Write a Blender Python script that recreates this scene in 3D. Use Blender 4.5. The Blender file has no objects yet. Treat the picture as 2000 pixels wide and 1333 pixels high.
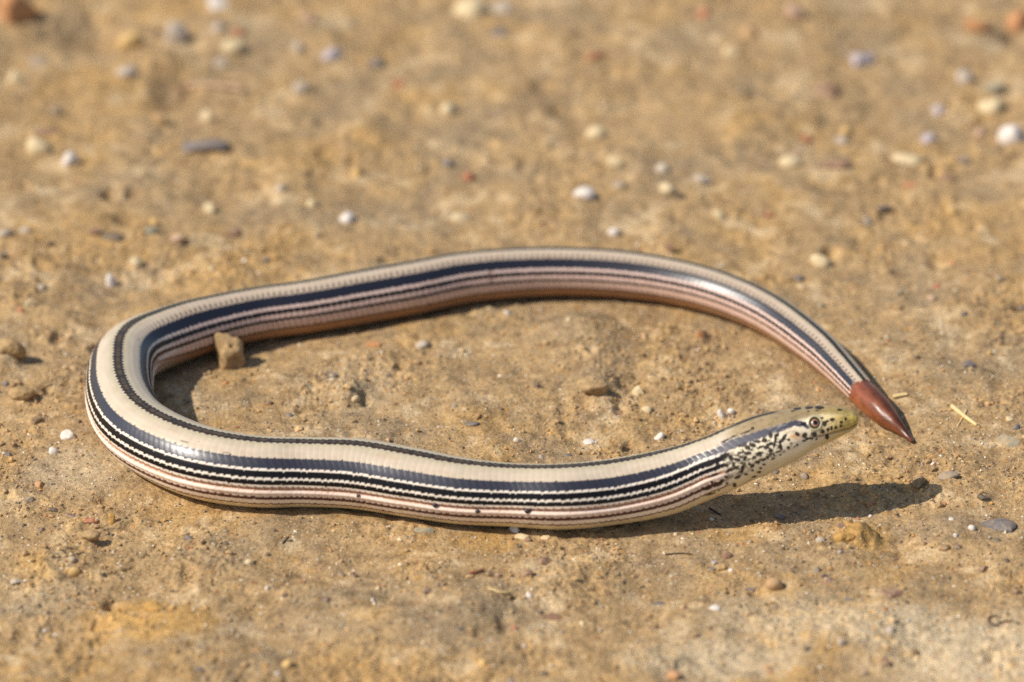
import bpy, bmesh, math, random
import numpy as np
from mathutils import Vector, Matrix

# ------------------------------------------------------------------ camera, sky, sun, exposure
PITCH = math.radians(28.0)          # camera looks down by this much
DIST = 0.95                         # metres from the lens to the ground point in the picture's middle
LENS, SENSOR = 100.0, 22.3          # a macro lens on a small sensor
IMW, IMH = 2000.0, 1333.0           # photograph pixels, used only to turn pixels into directions
FPX = LENS / SENSOR * IMW
SUN_EL, SUN_AZ = math.radians(46.0), math.radians(-16.0)   # sun stands to the left (-x), a little on the camera's side

scene = bpy.context.scene
col = scene.collection
cam_data = bpy.data.cameras.new("camera")
cam = bpy.data.objects.new("camera", cam_data)
col.objects.link(cam)
CAM = np.array([0.0, -DIST * math.cos(PITCH), DIST * math.sin(PITCH)])
cam.location = CAM.tolist()
cam.rotation_euler = (math.pi / 2 - PITCH, 0, 0)
cam_data.lens, cam_data.sensor_width = LENS, SENSOR
cam_data.clip_start, cam_data.clip_end = 0.01, 2000
cam_data.dof.use_dof = True
cam_data.dof.focus_distance = 0.897
cam_data.dof.aperture_fstop = 6.6
cam_data.dof.aperture_blades = 0
scene.camera = cam

world = bpy.data.worlds.new("World")
scene.world = world
world.use_nodes = True
wn = world.node_tree
wn.nodes.clear()
sky = wn.nodes.new("ShaderNodeTexSky")
sky.sky_type = 'NISHITA'
sky.sun_disc = False
sky.sun_elevation = SUN_EL
sun_dir = Vector((-math.cos(SUN_EL) * math.cos(SUN_AZ), math.cos(SUN_EL) * math.sin(SUN_AZ), math.sin(SUN_EL)))
sky.sun_rotation = math.atan2(sun_dir.x, sun_dir.y)
bg = wn.nodes.new("ShaderNodeBackground")
bg.inputs["Strength"].default_value = 0.105
wo = wn.nodes.new("ShaderNodeOutputWorld")
wn.links.new(sky.outputs[0], bg.inputs[0])
wn.links.new(bg.outputs[0], wo.inputs[0])

sun_data = bpy.data.lights.new("sun", 'SUN')
sun_data.energy = 4.0
sun_data.angle = math.radians(0.53)
sun_data.color = (1.0, 0.93, 0.83)
sun = bpy.data.objects.new("sun", sun_data)
col.objects.link(sun)
sun.rotation_euler = (-sun_dir).to_track_quat('-Z', 'Y').to_euler()

scene.view_settings.view_transform = 'Standard'
scene.view_settings.look = 'None'
scene.view_settings.exposure = 0.32
scene.view_settings.gamma = 1.0
scene.view_settings.use_curve_mapping = False
scene.render.engine = 'CYCLES'
scene.cycles.use_denoising = False
scene.cycles.use_adaptive_sampling = False
scene.cycles.max_bounces = 6
scene.cycles.diffuse_bounces = 3

# ------------------------------------------------------------------ small helpers
rng = np.random.default_rng(11)
random.seed(5)
CP, SP = math.cos(PITCH), math.sin(PITCH)
FWD = np.array([0, CP, -SP]); UPV = np.array([0, SP, CP]); RGT = np.array([1.0, 0, 0])

def px_plane(px, py, z):
    """point where the direction through a photo pixel meets the level z"""
    d = FWD * FPX + RGT * (px - IMW / 2) - UPV * (py - IMH / 2)
    t = (z - CAM[2]) / d[2]
    return CAM + d * t

def project(P):
    v = P - CAM
    dep = v @ FWD
    return np.stack([IMW / 2 + FPX * (v @ RGT) / dep, IMH / 2 - FPX * (v @ UPV) / dep], -1), dep

def mm_per_px(P):
    return float((np.asarray(P) - CAM) @ FWD) / FPX      # metres per photo pixel at P

def lin(c):
    c = np.asarray(c, float) / 255.0
    return np.where(c <= 0.04045, c / 12.92, ((c + 0.055) / 1.055) ** 2.4)

def smooth(a, b, x):
    t = np.clip((x - a) / (b - a + 1e-12), 0, 1)
    return t * t * (3 - 2 * t)

def hash2(ix, iy, seed):
    h = (ix.astype(np.int64) * 374761393 + iy.astype(np.int64) * 668265263 + seed * 1274126177) & 0xFFFFFFFF
    h = ((h ^ (h >> 13)) * 1274126177) & 0xFFFFFFFF
    return ((h ^ (h >> 16)) & 0xFFFFFF) / float(0xFFFFFF)

def perlin(x, y, seed=0):
    xi, yi = np.floor(x), np.floor(y)
    xf, yf = x - xi, y - yi
    u = xf * xf * xf * (xf * (xf * 6 - 15) + 10); v = yf * yf * yf * (yf * (yf * 6 - 15) + 10)
    def g(ox, oy):
        a = hash2(xi + ox, yi + oy, seed) * 2 * math.pi
        return np.cos(a) * (xf - ox) + np.sin(a) * (yf - oy)
    return ((g(0, 0) * (1 - u) + g(1, 0) * u) * (1 - v) + (g(0, 1) * (1 - u) + g(1, 1) * u) * v) * 1.5

def fbm(x, y, seed, octs=3, gain=0.5):
    s, a = 0, 1.0
    for o in range(octs):
        s = s + a * perlin(x * 2 ** o + 13.7 * o, y * 2 ** o - 7.1 * o, seed + o)
        a *= gain
    return s

def add_mesh(name, verts, faces, mat=None, parent=None, colors=None, smooth_shade=True, link=True):
    me = bpy.data.meshes.new(name)
    verts = np.asarray(verts, np.float32)
    if isinstance(faces, np.ndarray):
        n, k = faces.shape
        me.vertices.add(len(verts)); me.vertices.foreach_set("co", verts.ravel())
        me.loops.add(n * k); me.loops.foreach_set("vertex_index", faces.astype(np.int32).ravel())
        me.polygons.add(n); me.polygons.foreach_set("loop_start", np.arange(0, n * k, k, dtype=np.int32))
        me.update(calc_edges=True)
    else:
        me.from_pydata(verts.tolist(), [], faces)
    me.polygons.foreach_set("use_smooth", np.full(len(me.polygons), smooth_shade))
    if colors is not None:
        at = me.color_attributes.new("Col", 'FLOAT_COLOR', 'POINT')
        c4 = np.ones((len(verts), 4), np.float32); c4[:, :3] = colors
        at.data.foreach_set("color", c4.ravel())
    me.update()
    if mat: me.materials.append(mat)
    if not link: return me
    o = bpy.data.objects.new(name, me)
    col.objects.link(o)
    if parent: o.parent = parent
    return o

def tag(o, label=None, cat=None, group=None, kind=None):
    for k, v in (("label", label), ("category", cat), ("group", group), ("kind", kind)):
        if v: o[k] = v
    return o

def new_mat(name):
    m = bpy.data.materials.new(name); m.use_nodes = True
    nt = m.node_tree
    return m, nt, nt.nodes["Principled BSDF"]

# ------------------------------------------------------------------ the lizard's line (head to tail)
# photo pixel of the body's middle, half thickness in pixels, height of the middle above the ground in pixels (None: lies on the ground), roll in degrees
SPINE = [
 (1677, 818, 3.5, 194, -10), (1675.5, 818, 8, 194, -10), (1672, 818.3, 12.5, 194, -10), (1665, 819.5, 18.5, 194, -10), (1654, 821, 24, 193, -10), (1627, 825, 33.5, 191, -11), (1603, 830, 38.6, 186, -11),
 (1567, 840, 46.3, 177, -11), (1536, 851, 53, 167, -12), (1492, 867, 58, 151, -13), (1441, 888, 58.5, 131, -14), (1400, 907, 59, 112, -14),
 (1358, 923, 60.5, 94, -13), (1300, 942, 64.5, 75, -11), (1200, 960.5, 65, None, -7), (1100, 970, 65, None, -7), (1000, 967, 62.5, None, -5),
 (900, 959, 65.5, None, -2), (800, 942, 68.5, None, 0), (700, 926, 69.5, None, 0), (600, 922.5, 68.5, None, -2), (500, 921, 70.5, None, -3),
 (400, 905, 72, None, -2), (320, 874, 71, None, 0), (266, 838, 69.5, None, 0), (238, 790, 67, None, 0), (233, 745, 65, None, 0), (241, 709, 63.5, None, 2), (266, 684, 61.5, None, 5),
 (318, 661, 59, None, 9), (371, 643, 57, None, 11), (430, 628, 54.5, None, 12), (500, 613, 52.5, None, 12), (600, 599, 52.5, None, 12), (700, 581.5, 53.5, None, 12),
 (800, 564, 53.5, None, 12), (900, 544, 51.5, None, 12), (1000, 533.5, 49.5, None, 11), (1100, 530, 48, None, 10), (1200, 534, 47, None, 10),
 (1300, 547, 45.2, None, 11), (1400, 571, 43.5, None, 12), (1500, 613, 41, None, 12), (1600, 683, 37, None, 11), (1642, 723, 32.5, None, 10), (1682, 765, 28.5, None, 8),
 (1702, 785, 28.5, None, 5), (1722, 804, 26, None, 3), (1745, 826, 18.5, None, 0), (1765, 845, 10.5, None, 0), (1777, 857, 7, None, 0), (1784, 861, 4.5, 10, 0), (1788, 855, 1.5, 17, 0)]
CT, RAD, ROLL = [], [], []
for (px, py, r, z, roll) in SPINE:
    P = px_plane(px, py, 0.006)
    m = mm_per_px(P)
    zz = (r * 0.97 if z is None else z) * m
    P = px_plane(px, py, zz); m = mm_per_px(P)
    P = px_plane(px, py, (r * 0.97 if z is None else z) * m)
    CT.append(P); RAD.append(r * m); ROLL.append(math.radians(roll))
CT = np.array(CT); RAD = np.array(RAD); ROLL = np.array(ROLL)

def catmull(Q, n=24):
    """centripetal-like Catmull-Rom through rows of Q (first three columns set the knots)"""
    d = np.linalg.norm(np.diff(Q[:, :3], axis=0), axis=1) ** 0.5
    t = np.concatenate([[0], np.cumsum(d)])
    Qe = np.vstack([2 * Q[0] - Q[1], Q, 2 * Q[-1] - Q[-2]])
    te = np.concatenate([[t[0] - d[0]], t, [t[-1] + d[-1]]])
    out = []
    for i in range(1, len(Qe) - 2):
        t0, t1, t2, t3 = te[i - 1:i + 3]
        u = np.linspace(t1, t2, n, endpoint=(i == len(Qe) - 3))[:, None]
        A1 = (t1 - u) / (t1 - t0) * Qe[i - 1] + (u - t0) / (t1 - t0) * Qe[i]
        A2 = (t2 - u) / (t2 - t1) * Qe[i] + (u - t1) / (t2 - t1) * Qe[i + 1]
        A3 = (t3 - u) / (t3 - t2) * Qe[i + 1] + (u - t2) / (t3 - t2) * Qe[i + 2]
        B1 = (t2 - u) / (t2 - t0) * A1 + (u - t0) / (t2 - t0) * A2
        B2 = (t3 - u) / (t3 - t1) * A2 + (u - t1) / (t3 - t1) * A3
        out.append((t2 - u) / (t2 - t1) * B1 + (u - t1) / (t2 - t1) * B2)
    return np.vstack(out)

FINE = catmull(np.hstack([CT, RAD[:, None], ROLL[:, None]]))
seg = np.linalg.norm(np.diff(FINE[:, :3], axis=0), axis=1)
ARC = np.concatenate([[0], np.cumsum(seg)])
def arc_at_knot(i): return ARC[min(i * 24, len(ARC) - 1)]
TOTAL = ARC[-1]
SPXY = FINE[::6, :2]; SPR = FINE[::6, 3]; SPZ = FINE[::6, 2]

def spine_dist(x, y):
    """distance in plan from the body's surface shadow (negative inside), and to the middle line, in chunks"""
    x = np.asarray(x).ravel(); y = np.asarray(y).ravel()
    out = np.empty(len(x)); rr = np.empty(len(x)); zz = np.empty(len(x))
    for a in range(0, len(x), 60000):
        dx = x[a:a + 60000, None] - SPXY[None, :, 0]; dy = y[a:a + 60000, None] - SPXY[None, :, 1]
        d2 = dx * dx + dy * dy
        k = np.argmin(d2, 1)
        out[a:a + 60000] = np.sqrt(d2[np.arange(len(k)), k]); rr[a:a + 60000] = SPR[k]; zz[a:a + 60000] = SPZ[k] - SPR[k]
    return out, rr, zz

# ------------------------------------------------------------------ the ground
def G(px, py): return px_plane(px, py, 0.0)[:2]
# pits and mounds: photo pixel, radius in px, height in mm, flattening of the outline
BUMPS = [(216, 392, 16, -2.6, 1), (259, 394, 13, -2.0, 1), (250, 440, 20, -2.0, 1.5), (1621, 488, 13, -3.2, 1.2), (1105, 222, 26, -2.5, 1.5), (189, 670, 13, -2.8, 1), (250, 928, 14, -2.2, 1.3),
 (206, 968, 15, -2.0, 1.2), (710, 786, 11, -1.3, 1), (1985, 70, 20, -4.0, 1.4), (1060, 175, 22, -1.5, 1), (172, 55, 60, -3.5, 1.6), (345, 178, 40, -1.8, 1), (690, 855, 14, -1.4, 1),
 (1210, 800, 12, -1.6, 1), (1830, 510, 16, -1.6, 1), (1990, 607, 14, -2.0, 1.3), (1760, 520, 28, -1.2, 1.5), (1215, 640, 20, -1.2, 1.6), (1245, 770, 0.1, 0, 1), (640, 290, 30, -1.6, 1), (1003, 1174, 9, -1.2, 1),
 (985, 1225, 18, -1.6, .7), (216, 1182, 14, -1.5, 1), (520, 1130, 60, -0.9, 2.4), (450, 1040, 40, -0.8, 2), (1040, 1195, 50, -0.9, 2.4), (1350, 1150, 80, -0.8, 2.5), (620, 1030, 30, -0.8, 2),
 (1666, 1043, 30, 2.4, 1.5), (1690, 1050, 20, 1.2, 1.4), (172, 1056, 14, 1.9, 1.6), (40, 776, 20, 2.4, 1.3), (12, 703, 26, 3.0, 1.2), (1150, 650, 60, 2.6, 2), (1165, 770, 30, 1.7, 1.2), (1368, 665, 14, 1.3, 1.2),
 (680, 775, 30, 2.0, 1.4), (900, 810, 40, 1.0, 2), (500, 1150, 70, 1.5, 2.6), (860, 1200, 110, 2.2, 2.2), (300, 1250, 120, 2.4, 2.4), (640, 1180, 60, 1.2, 2.5), (90, 1090, 40, 1.2, 2), (1600, 1240, 120, 1.2, 3),
 (74, 822, 12, 1.4, 1.2), (280, 130, 60, 2.5, 3), (1940, 560, 60, 1.6, 2.5), (700, 250, 60, 2.0, 2), (1500, 250, 70, 2.0, 2.4), (230, 700, 0.1, 0, 1), (660, 1010, 22, 1.3, 2), (760, 1040, 30, 0.9, 2), (940, 1055, 30, 0.9, 2.4),
 (1920, 980, 12, 0.9, 1.4), (110, 620, 30, 1.4, 2), (330, 500, 40, 1.2, 2), (1480, 700, 40, 1.0, 2)]
CRUMBLE = [(1676, 1046, 50, 28, 1.5), (380, 1085, 70, 35, .8), (760, 1040, 120, 26, .9), (70, 1105, 45, 26, 1.0), (1600, 1095, 90, 20, .6), (800, 1130, 60, 26, .6), (160, 1285, 60, 30, .7), (1230, 1215, 90, 26, .6), (110, 600, 90, 70, .6)]
CRACKS = [[(200, 1124), (225, 1118), (248, 1110), (262, 1103)], [(252, 1092), (262, 1087)], [(278, 1083), (300, 1071)], [(187, 1245), (183, 1232), (189, 1218)]]

def ground_height(x, y, near=None):
    mm = 0.001
    xs, ys = x / mm, y / mm
    h = 2.0 * fbm(xs / 75 + 3.1, ys / 75 + 1.7, 3, 2) + 1.15 * fbm(xs / 19, ys / 19, 9, 3, .55)
    crumb = smooth(-0.15, 0.45, fbm(xs / 24 + 9, ys / 24 - 4, 21, 3) )
    if near is None:
        d, r, zz = spine_dist(x, y); d = d.reshape(np.shape(x)); r = r.reshape(np.shape(x)); zz = zz.reshape(np.shape(x))
    else:
        d, r, zz = near
    flat = np.exp(-(d / (r * 1.9)) ** 2) * np.exp(-np.clip(zz, 0, 1) / 0.004)
    h = h * (1 - 0.9 * flat)
    for (px, py, rad, hh, asp) in BUMPS:
        if not hh: continue
        c = G(px, py); m = mm_per_px([c[0], c[1], 0]); R = rad * m
        dx, dy = (x - c[0]) / R / asp ** .5, (y - c[1]) / R * asp ** .5 * 0.62
        sel = (dx * dx + dy * dy) < 7
        if not np.any(sel): continue
        wob = 0.35 * perlin(xs[sel] / (R / mm) * 1.3 + px, ys[sel] / (R / mm) * 1.3 + py, 77)
        q = np.clip((dx[sel] ** 2 + dy[sel] ** 2) * (1 + wob), 0, None)
        h[sel] += hh * np.exp(-q ** 1.3) * (1 - 0.8 * flat[sel])
    n4 = perlin(xs / 4.2, ys / 4.2, 31); n18 = perlin(xs / 1.9 + 5, ys / 1.9, 32); n09 = perlin(xs / 0.95, ys / 0.95 + 2, 33)
    c_amt = 0.22 + 0.78 * crumb
    for (px, py, rx, ry, amt) in CRUMBLE:
        c = G(px, py); m = mm_per_px([c[0], c[1], 0])
        q = ((x - c[0]) / (rx * m)) ** 2 + ((y - c[1]) / (ry * m / SP)) ** 2
        c_amt = c_amt + amt * np.exp(-q * q)
    h = h + c_amt * (0.72 * (0.5 - np.abs(n4)) + 0.40 * (0.4 - np.abs(n18))) + (0.07 + 0.18 * crumb) * n09
    pit = smooth(0.42, 0.7, perlin(xs / 6.5 + 4, ys / 6.5, 51)) * (0.3 + crumb)
    h = h - 0.7 * pit
    # the body has pressed itself slightly in
    h = h - 0.35 * np.exp(-(d / (r * 0.8)) ** 4) * np.exp(-np.clip(zz, 0, 1) / 0.002)
    return h * mm, crumb

def axis(lo, hi, step_fn, far, growth=1.35):
    v = [lo]
    while v[-1] < hi: v.append(v[-1] + step_fn(v[-1]))
    s = step_fn(v[-1]); r = [v[-1]]
    while r[-1] < far: s *= growth; r.append(r[-1] + s)
    s = step_fn(lo); l = [lo]
    while l[-1] > -far: s *= growth; l.append(l[-1] - s)
    return np.array(l[:0:-1] + v + r[1:])

gx = axis(-0.135, 0.135, lambda v: 0.0003, 400)
gy = axis(-0.150, 0.250, lambda v: 0.00038 if v < -0.02 else 0.00038 + (v + 0.02) * 0.0030, 400)
X, Y = np.meshgrid(gx, gy)
nearv = [np.full(X.size, 9.0), np.full(X.size, .006), np.zeros(X.size)]
inb = (np.abs(X.ravel()) < .14) & (np.abs(Y.ravel() - .04) < .22)
d_, r_, z_ = spine_dist(X.ravel()[inb], Y.ravel()[inb])
nearv[0][inb], nearv[1][inb], nearv[2][inb] = d_, r_, z_
near = [a.reshape(X.shape) for a in nearv]
Z, CRUMB = ground_height(X, Y, near)
for line in CRACKS:
    P = [G(*p) for p in line]
    for a, b in zip(P[:-1], P[1:]):
        ab = b - a; L2 = ab @ ab
        bx = (X > min(a[0], b[0]) - .002) & (X < max(a[0], b[0]) + .002) & (Y > min(a[1], b[1]) - .002) & (Y < max(a[1], b[1]) + .002)
        xx, yy = X[bx] + 0.0003 * perlin(X[bx] * 1500, Y[bx] * 1500, 4), Y[bx] + 0.0003 * perlin(X[bx] * 1500, Y[bx] * 1500, 5)
        t = np.clip(((xx - a[0]) * ab[0] + (yy - a[1]) * ab[1]) / L2, 0, 1)
        dd = np.hypot(xx - a[0] - t * ab[0], yy - a[1] - t * ab[1])
        Z[bx] -= 0.0009 * np.exp(-(dd / 0.00028) ** 2)

# soil colours: tan clay, ochre, grey silt, pale dusty crust
TAN, OCHRE, SILT, PALE, UMBER = [np.array(c) for c in ((.41, .268, .126), (.48, .28, .09), (.325, .235, .135), (.56, .43, .26), (.25, .152, .07))]
PATCH = [(300, 1225, 130, 38, OCHRE * 1.22, 1.0), (240, 1190, 60, 20, OCHRE, .6), (70, 1115, 40, 22, OCHRE, .8), (950, 1058, 70, 22, OCHRE, .7), (1460, 1040, 60, 22, OCHRE, .55), (1680, 1046, 52, 30, OCHRE, .9),
         (700, 1210, 60, 20, OCHRE, .5), (160, 1290, 70, 30, OCHRE, .5), (1900, 1280, 200, 60, PALE * 1.08, .95), (1500, 1200, 120, 40, PALE, .5), (1650, 1230, 200, 36, PALE * 1.05, .8), (1400, 1290, 160, 36, PALE, .8),
         (150, 915, 90, 40, PALE, .45), (60, 1150, 60, 40, PALE, .3), (700, 760, 80, 50, PALE, .35), (450, 740, 60, 40, OCHRE, .35), (930, 830, 60, 26, OCHRE, .5), (130, 480, 160, 60, OCHRE, .35), (900, 250, 100, 60, SILT, .5),
         (1240, 660, 90, 60, UMBER, .35), (640, 1210, 90, 40, SILT, .6), (900, 1230, 130, 50, SILT, .5), (1320, 500, 60, 30, OCHRE, .45), (330, 180, 60, 40, UMBER, .4), (160, 70, 60, 20, UMBER, .55), (1050, 200, 60, 60, UMBER, .35)]  # umber patches darken the hollows, their shade put into the soil colour
def ground_color(x, y, z, crumb):
    xs, ys = x * 1000, y * 1000
    a = fbm(xs / 38 + 2, ys / 38, 61, 3); b = fbm(xs / 12, ys / 12 + 7, 64, 3); c = fbm(xs / 3.1, ys / 3.1, 67, 3); d = fbm(xs / 24 - 7, ys / 24 + 3, 70, 3)
    C = np.repeat(TAN[None], x.size, 0).reshape(x.shape + (3,))
    def mix(w, K): 
        nonlocal C
        w = np.clip(w, 0, 1)[..., None]; C = C * (1 - w) + K * w
    mix(smooth(0.05, .6, a + .5 * b) * .45, OCHRE)
    mix(smooth(0.0, .6, d - .3 * b) * .55, SILT)
    mix(smooth(.25, .8, b + .4 * c) * .5, PALE)
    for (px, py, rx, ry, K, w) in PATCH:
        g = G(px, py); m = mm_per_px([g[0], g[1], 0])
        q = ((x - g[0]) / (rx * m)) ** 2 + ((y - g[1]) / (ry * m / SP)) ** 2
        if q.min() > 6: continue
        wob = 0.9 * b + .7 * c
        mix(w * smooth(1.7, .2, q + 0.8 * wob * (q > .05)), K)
    mix(smooth(.1, .75, c + .3 * b) * crumb * .45, OCHRE * .9)
    mix(smooth(.15, .8, -c - .2 * b) * .4, UMBER)
    C = C * (1 + .16 * np.clip(c, -1, 1) + .10 * np.clip(b, -1, 1))[..., None]
    return C
GC = ground_color(X, Y, Z, CRUMB)
farw = smooth(.2, .6, np.hypot(X, Y))[..., None]
GC = GC * (1 - farw) + TAN * farw

def ground_mat():
    m, nt, b = new_mat("dry_clay_soil")
    N, L = nt.nodes, nt.links
    tc = N.new("ShaderNodeTexCoord"); at = N.new("ShaderNodeAttribute"); at.attribute_name = "Col"
    n1 = N.new("ShaderNodeTexNoise"); n1.inputs["Scale"].default_value = 1500; n1.inputs["Detail"].default_value = 4; n1.inputs["Roughness"].default_value = .7
    n2 = N.new("ShaderNodeTexNoise"); n2.inputs["Scale"].default_value = 420; n2.inputs["Detail"].default_value = 5; n2.inputs["Roughness"].default_value = .65
    vo = N.new("ShaderNodeTexVoronoi"); vo.inputs["Scale"].default_value = 1300
    for n in (n1, n2, vo): L.new(tc.outputs["Object"], n.inputs["Vector"])
    r1 = N.new("ShaderNodeMapRange"); r1.inputs[1].default_value = .25; r1.inputs[2].default_value = .75; r1.inputs[3].default_value = .5; r1.inputs[4].default_value = 1.5
    r2 = N.new("ShaderNodeMapRange"); r2.inputs[1].default_value = .3; r2.inputs[2].default_value = .7; r2.inputs[3].default_value = .84; r2.inputs[4].default_value = 1.16
    L.new(n1.outputs["Fac"], r1.inputs[0]); L.new(n2.outputs["Fac"], r2.inputs[0])
    mu = N.new("ShaderNodeMath"); mu.operation = 'MULTIPLY'; L.new(r1.outputs[0], mu.inputs[0]); L.new(r2.outputs[0], mu.inputs[1])
    vm = N.new("ShaderNodeVectorMath"); vm.operation = 'SCALE'; L.new(at.outputs["Color"], vm.inputs[0]); L.new(mu.outputs[0], vm.inputs["Scale"])
    # single mineral grains of other colours set in the clay
    sep = N.new("ShaderNodeSeparateColor"); L.new(vo.outputs["Color"], sep.inputs[0])
    def grains(lo, hi, color, chan, prev):
        mr = N.new("ShaderNodeMapRange"); mr.inputs[1].default_value = lo; mr.inputs[2].default_value = hi
        L.new(sep.outputs[chan], mr.inputs[0])
        dm = N.new("ShaderNodeMapRange"); dm.inputs[1].default_value = .5; dm.inputs[2].default_value = .3; L.new(vo.outputs["Distance"], dm.inputs[0])
        mm_ = N.new("ShaderNodeMath"); mm_.operation = 'MULTIPLY'; L.new(mr.outputs[0], mm_.inputs[0]); L.new(dm.outputs[0], mm_.inputs[1])
        mx = N.new("ShaderNodeMix"); mx.data_type = 'RGBA'; L.new(mm_.outputs[0], mx.inputs[0]); L.new(prev, mx.inputs[6]); mx.inputs[7].default_value = (*color, 1)
        return mx.outputs[2]
    o = grains(.975, .985, (.55, .46, .33), 0, vm.outputs[0])
    o = grains(.962, .972, (.085, .07, .06), 1, o)
    o = grains(.965, .975, (.50, .24, .05), 2, o)
    L.new(o, b.inputs["Base Color"])
    b.inputs["Roughness"].default_value = .9; b.inputs["Specular IOR Level"].default_value = .22
    bp = N.new("ShaderNodeBump"); bp.inputs["Strength"].default_value = .9; bp.inputs["Distance"].default_value = .0005
    L.new(n1.outputs["Fac"], bp.inputs["Height"])
    b2 = N.new("ShaderNodeBump"); b2.inputs["Strength"].default_value = .5; b2.inputs["Distance"].default_value = .0009
    L.new(n2.outputs["Fac"], b2.inputs["Height"]); L.new(bp.outputs[0], b2.inputs["Normal"])
    L.new(b2.outputs[0], b.inputs["Normal"])
    return m
M_GROUND = ground_mat()
ny, nx = X.shape
idx = np.arange(ny * nx).reshape(ny, nx)
quads = np.stack([idx[:-1, :-1], idx[:-1, 1:], idx[1:, 1:], idx[1:, :-1]], -1).reshape(-1, 4)
ground = add_mesh("ground", np.stack([X, Y, Z], -1).reshape(-1, 3), quads, M_GROUND, colors=GC.reshape(-1, 3))
tag(ground, kind="structure")

def ground_at(x, y):
    """bilinear height of the ground mesh"""
    x = np.atleast_1d(x); y = np.atleast_1d(y)
    i = np.clip(np.searchsorted(gx, x) - 1, 0, nx - 2); j = np.clip(np.searchsorted(gy, y) - 1, 0, ny - 2)
    u = (x - gx[i]) / (gx[i + 1] - gx[i]); v = (y - gy[j]) / (gy[j + 1] - gy[j])
    return Z[j, i] * (1 - u) * (1 - v) + Z[j, i + 1] * u * (1 - v) + Z[j + 1, i] * (1 - u) * v + Z[j + 1, i + 1] * u * v

def px_ground(px, py, lift=0.0):
    z = 0.0
    for _ in range(5):
        P = px_plane(px, py, z + lift)
        z = float(ground_at(P[0], P[1])[0])
    return P, z

# ------------------------------------------------------------------ the lizard
def resample():
    s = [0.0]
    while s[-1] < TOTAL:
        a = s[-1]
        s.append(a + (0.00003 if a < .0006 else 0.0001 if a < 0.034 else 0.00021))
    s = np.array(s); s = s[s <= TOTAL]
    F = np.stack([np.interp(s, ARC, FINE[:, k]) for k in range(5)], 1)
    return s, F
S_, F_ = resample()
NS = len(S_)
NT = 172
C_ = F_[:, :3]
k = 9
Tn = np.gradient(C_, axis=0)
ker = np.hanning(2 * k + 3)[1:-1]; ker /= ker.sum()
Tn = np.stack([np.convolve(np.pad(Tn[:, c], k, mode='edge'), ker, 'valid')[:NS] for c in range(3)], 1)
# the tiny upturned end of the tail would pinch the rings: keep the heading there
Tn /= np.linalg.norm(Tn, axis=1)[:, None]
i_end = np.searchsorted(S_, TOTAL - 0.0011)
Tn[i_end:] = Tn[i_end] * .75 + Tn[i_end:] * .25
Tn /= np.linalg.norm(Tn, axis=1)[:, None]
Sd = np.cross(Tn, [0, 0, 1.0]); Sd /= np.linalg.norm(Sd, axis=1)[:, None]
Ud = np.cross(Sd, Tn)
TH = np.linspace(-math.pi, math.pi, NT, endpoint=False)
Rr = F_[:, 3].copy(); roll = F_[:, 4]
S_HEAD = arc_at_knot(10); S_VENT = arc_at_knot(29); S_TIP = arc_at_knot(45)
smm = S_ * 1000
A = np.abs(np.degrees(TH))                               # 0 along the back, 180 along the belly
SS, AA = np.meshgrid(S_, A, indexing='ij')
trunk = smooth(S_HEAD, S_HEAD + .012, SS) * smooth(S_VENT + .004, S_VENT - .012, SS)
tailz = smooth(S_VENT - .016, S_VENT + .006, SS)
tipz = SS > S_TIP + 0.0007 * np.abs(((AA / 10.6) % 1) - .5) * 2 + 0.0009 * perlin(SS * 0 + 3.3, AA / 24, 5)
snout = smooth(.012, 0.0, SS)
# cross-section: rounded, head flattened on top with full cheeks, snout a little wider than deep
wid = 1.0 + .0 * SS + .10 * smooth(.006, 0, SS) - .03 * smooth(.03, .01, SS)
CA, SA_ = np.cos(np.radians(AA)), np.sin(np.radians(AA))
rad = Rr[:, None] * np.ones_like(AA)
headw = smooth(.032, .018, SS)
rad = rad * (1 - headw * .035 * np.exp(-((AA - 48) / 16) ** 2) + headw * .05 * np.exp(-((AA - 95) / 22) ** 2) * smooth(.004, .014, SS))
# scales: transverse rows and long rows, each scale lifted a little towards its hind edge
LROW = 0.00126
NR = 34
srow = SS / LROW + .45 * np.clip(AA - 40, 0, 60) / (360.0 / NR)
arow = AA / (360.0 / NR)
fs = srow - np.floor(srow); fa = arow - np.floor(arow)
sc_amt = smooth(S_HEAD - .008, S_HEAD + .004, SS) * np.where(tipz, .8, 1.0)
edge_s = np.minimum(fs, 1 - fs); edge_a = np.minimum(fa, 1 - fa)
groove = np.maximum(np.exp(-(edge_s / .09) ** 2), .8 * np.exp(-(edge_a / .07) ** 2))
per = hash2(np.floor(srow), np.floor(arow) + (np.sign(TH)[None, :] > 0) * 50, 17)
sc_amt = sc_amt * (1 - .4 * smooth(40, 44, AA) * smooth(62, 58, AA))
rad = rad + sc_amt * Rr[:, None] / .006 * ((fs - .5) * 0.000034 + (per - .5) * .00001 - groove * 0.00004)
# the groove and lip of the side fold, from neck to vent
fold_y = 96.5 + 1.2 * perlin(SS * 60, SS * 0, 6)
rad = rad - trunk * 0.00042 * np.exp(-((AA - fold_y + 3.2) / 2.4) ** 2) + trunk * 0.00022 * np.exp(-((AA - fold_y - 2.5) / 3.0) ** 2)
rad = rad - np.where(tipz, 0.00016, 0)
rad = rad * (1 + np.where(tipz, .03 * perlin(SS * 350, np.cos(np.radians(AA)) * 2 + 4, 8), 0))
def build_positions(rad):
    th = TH[None, :] + roll[:, None]
    c, s = np.cos(th), np.sin(th)
    wx = (rad * wid)
    return C_[:, None, :] + (rad * c)[..., None] * Ud[:, None, :] - (wx * s)[..., None] * Sd[:, None, :]
POS = build_positions(rad)
camside = TH > 0                                          # the lizard's right side, which the head turns to the camera

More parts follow.
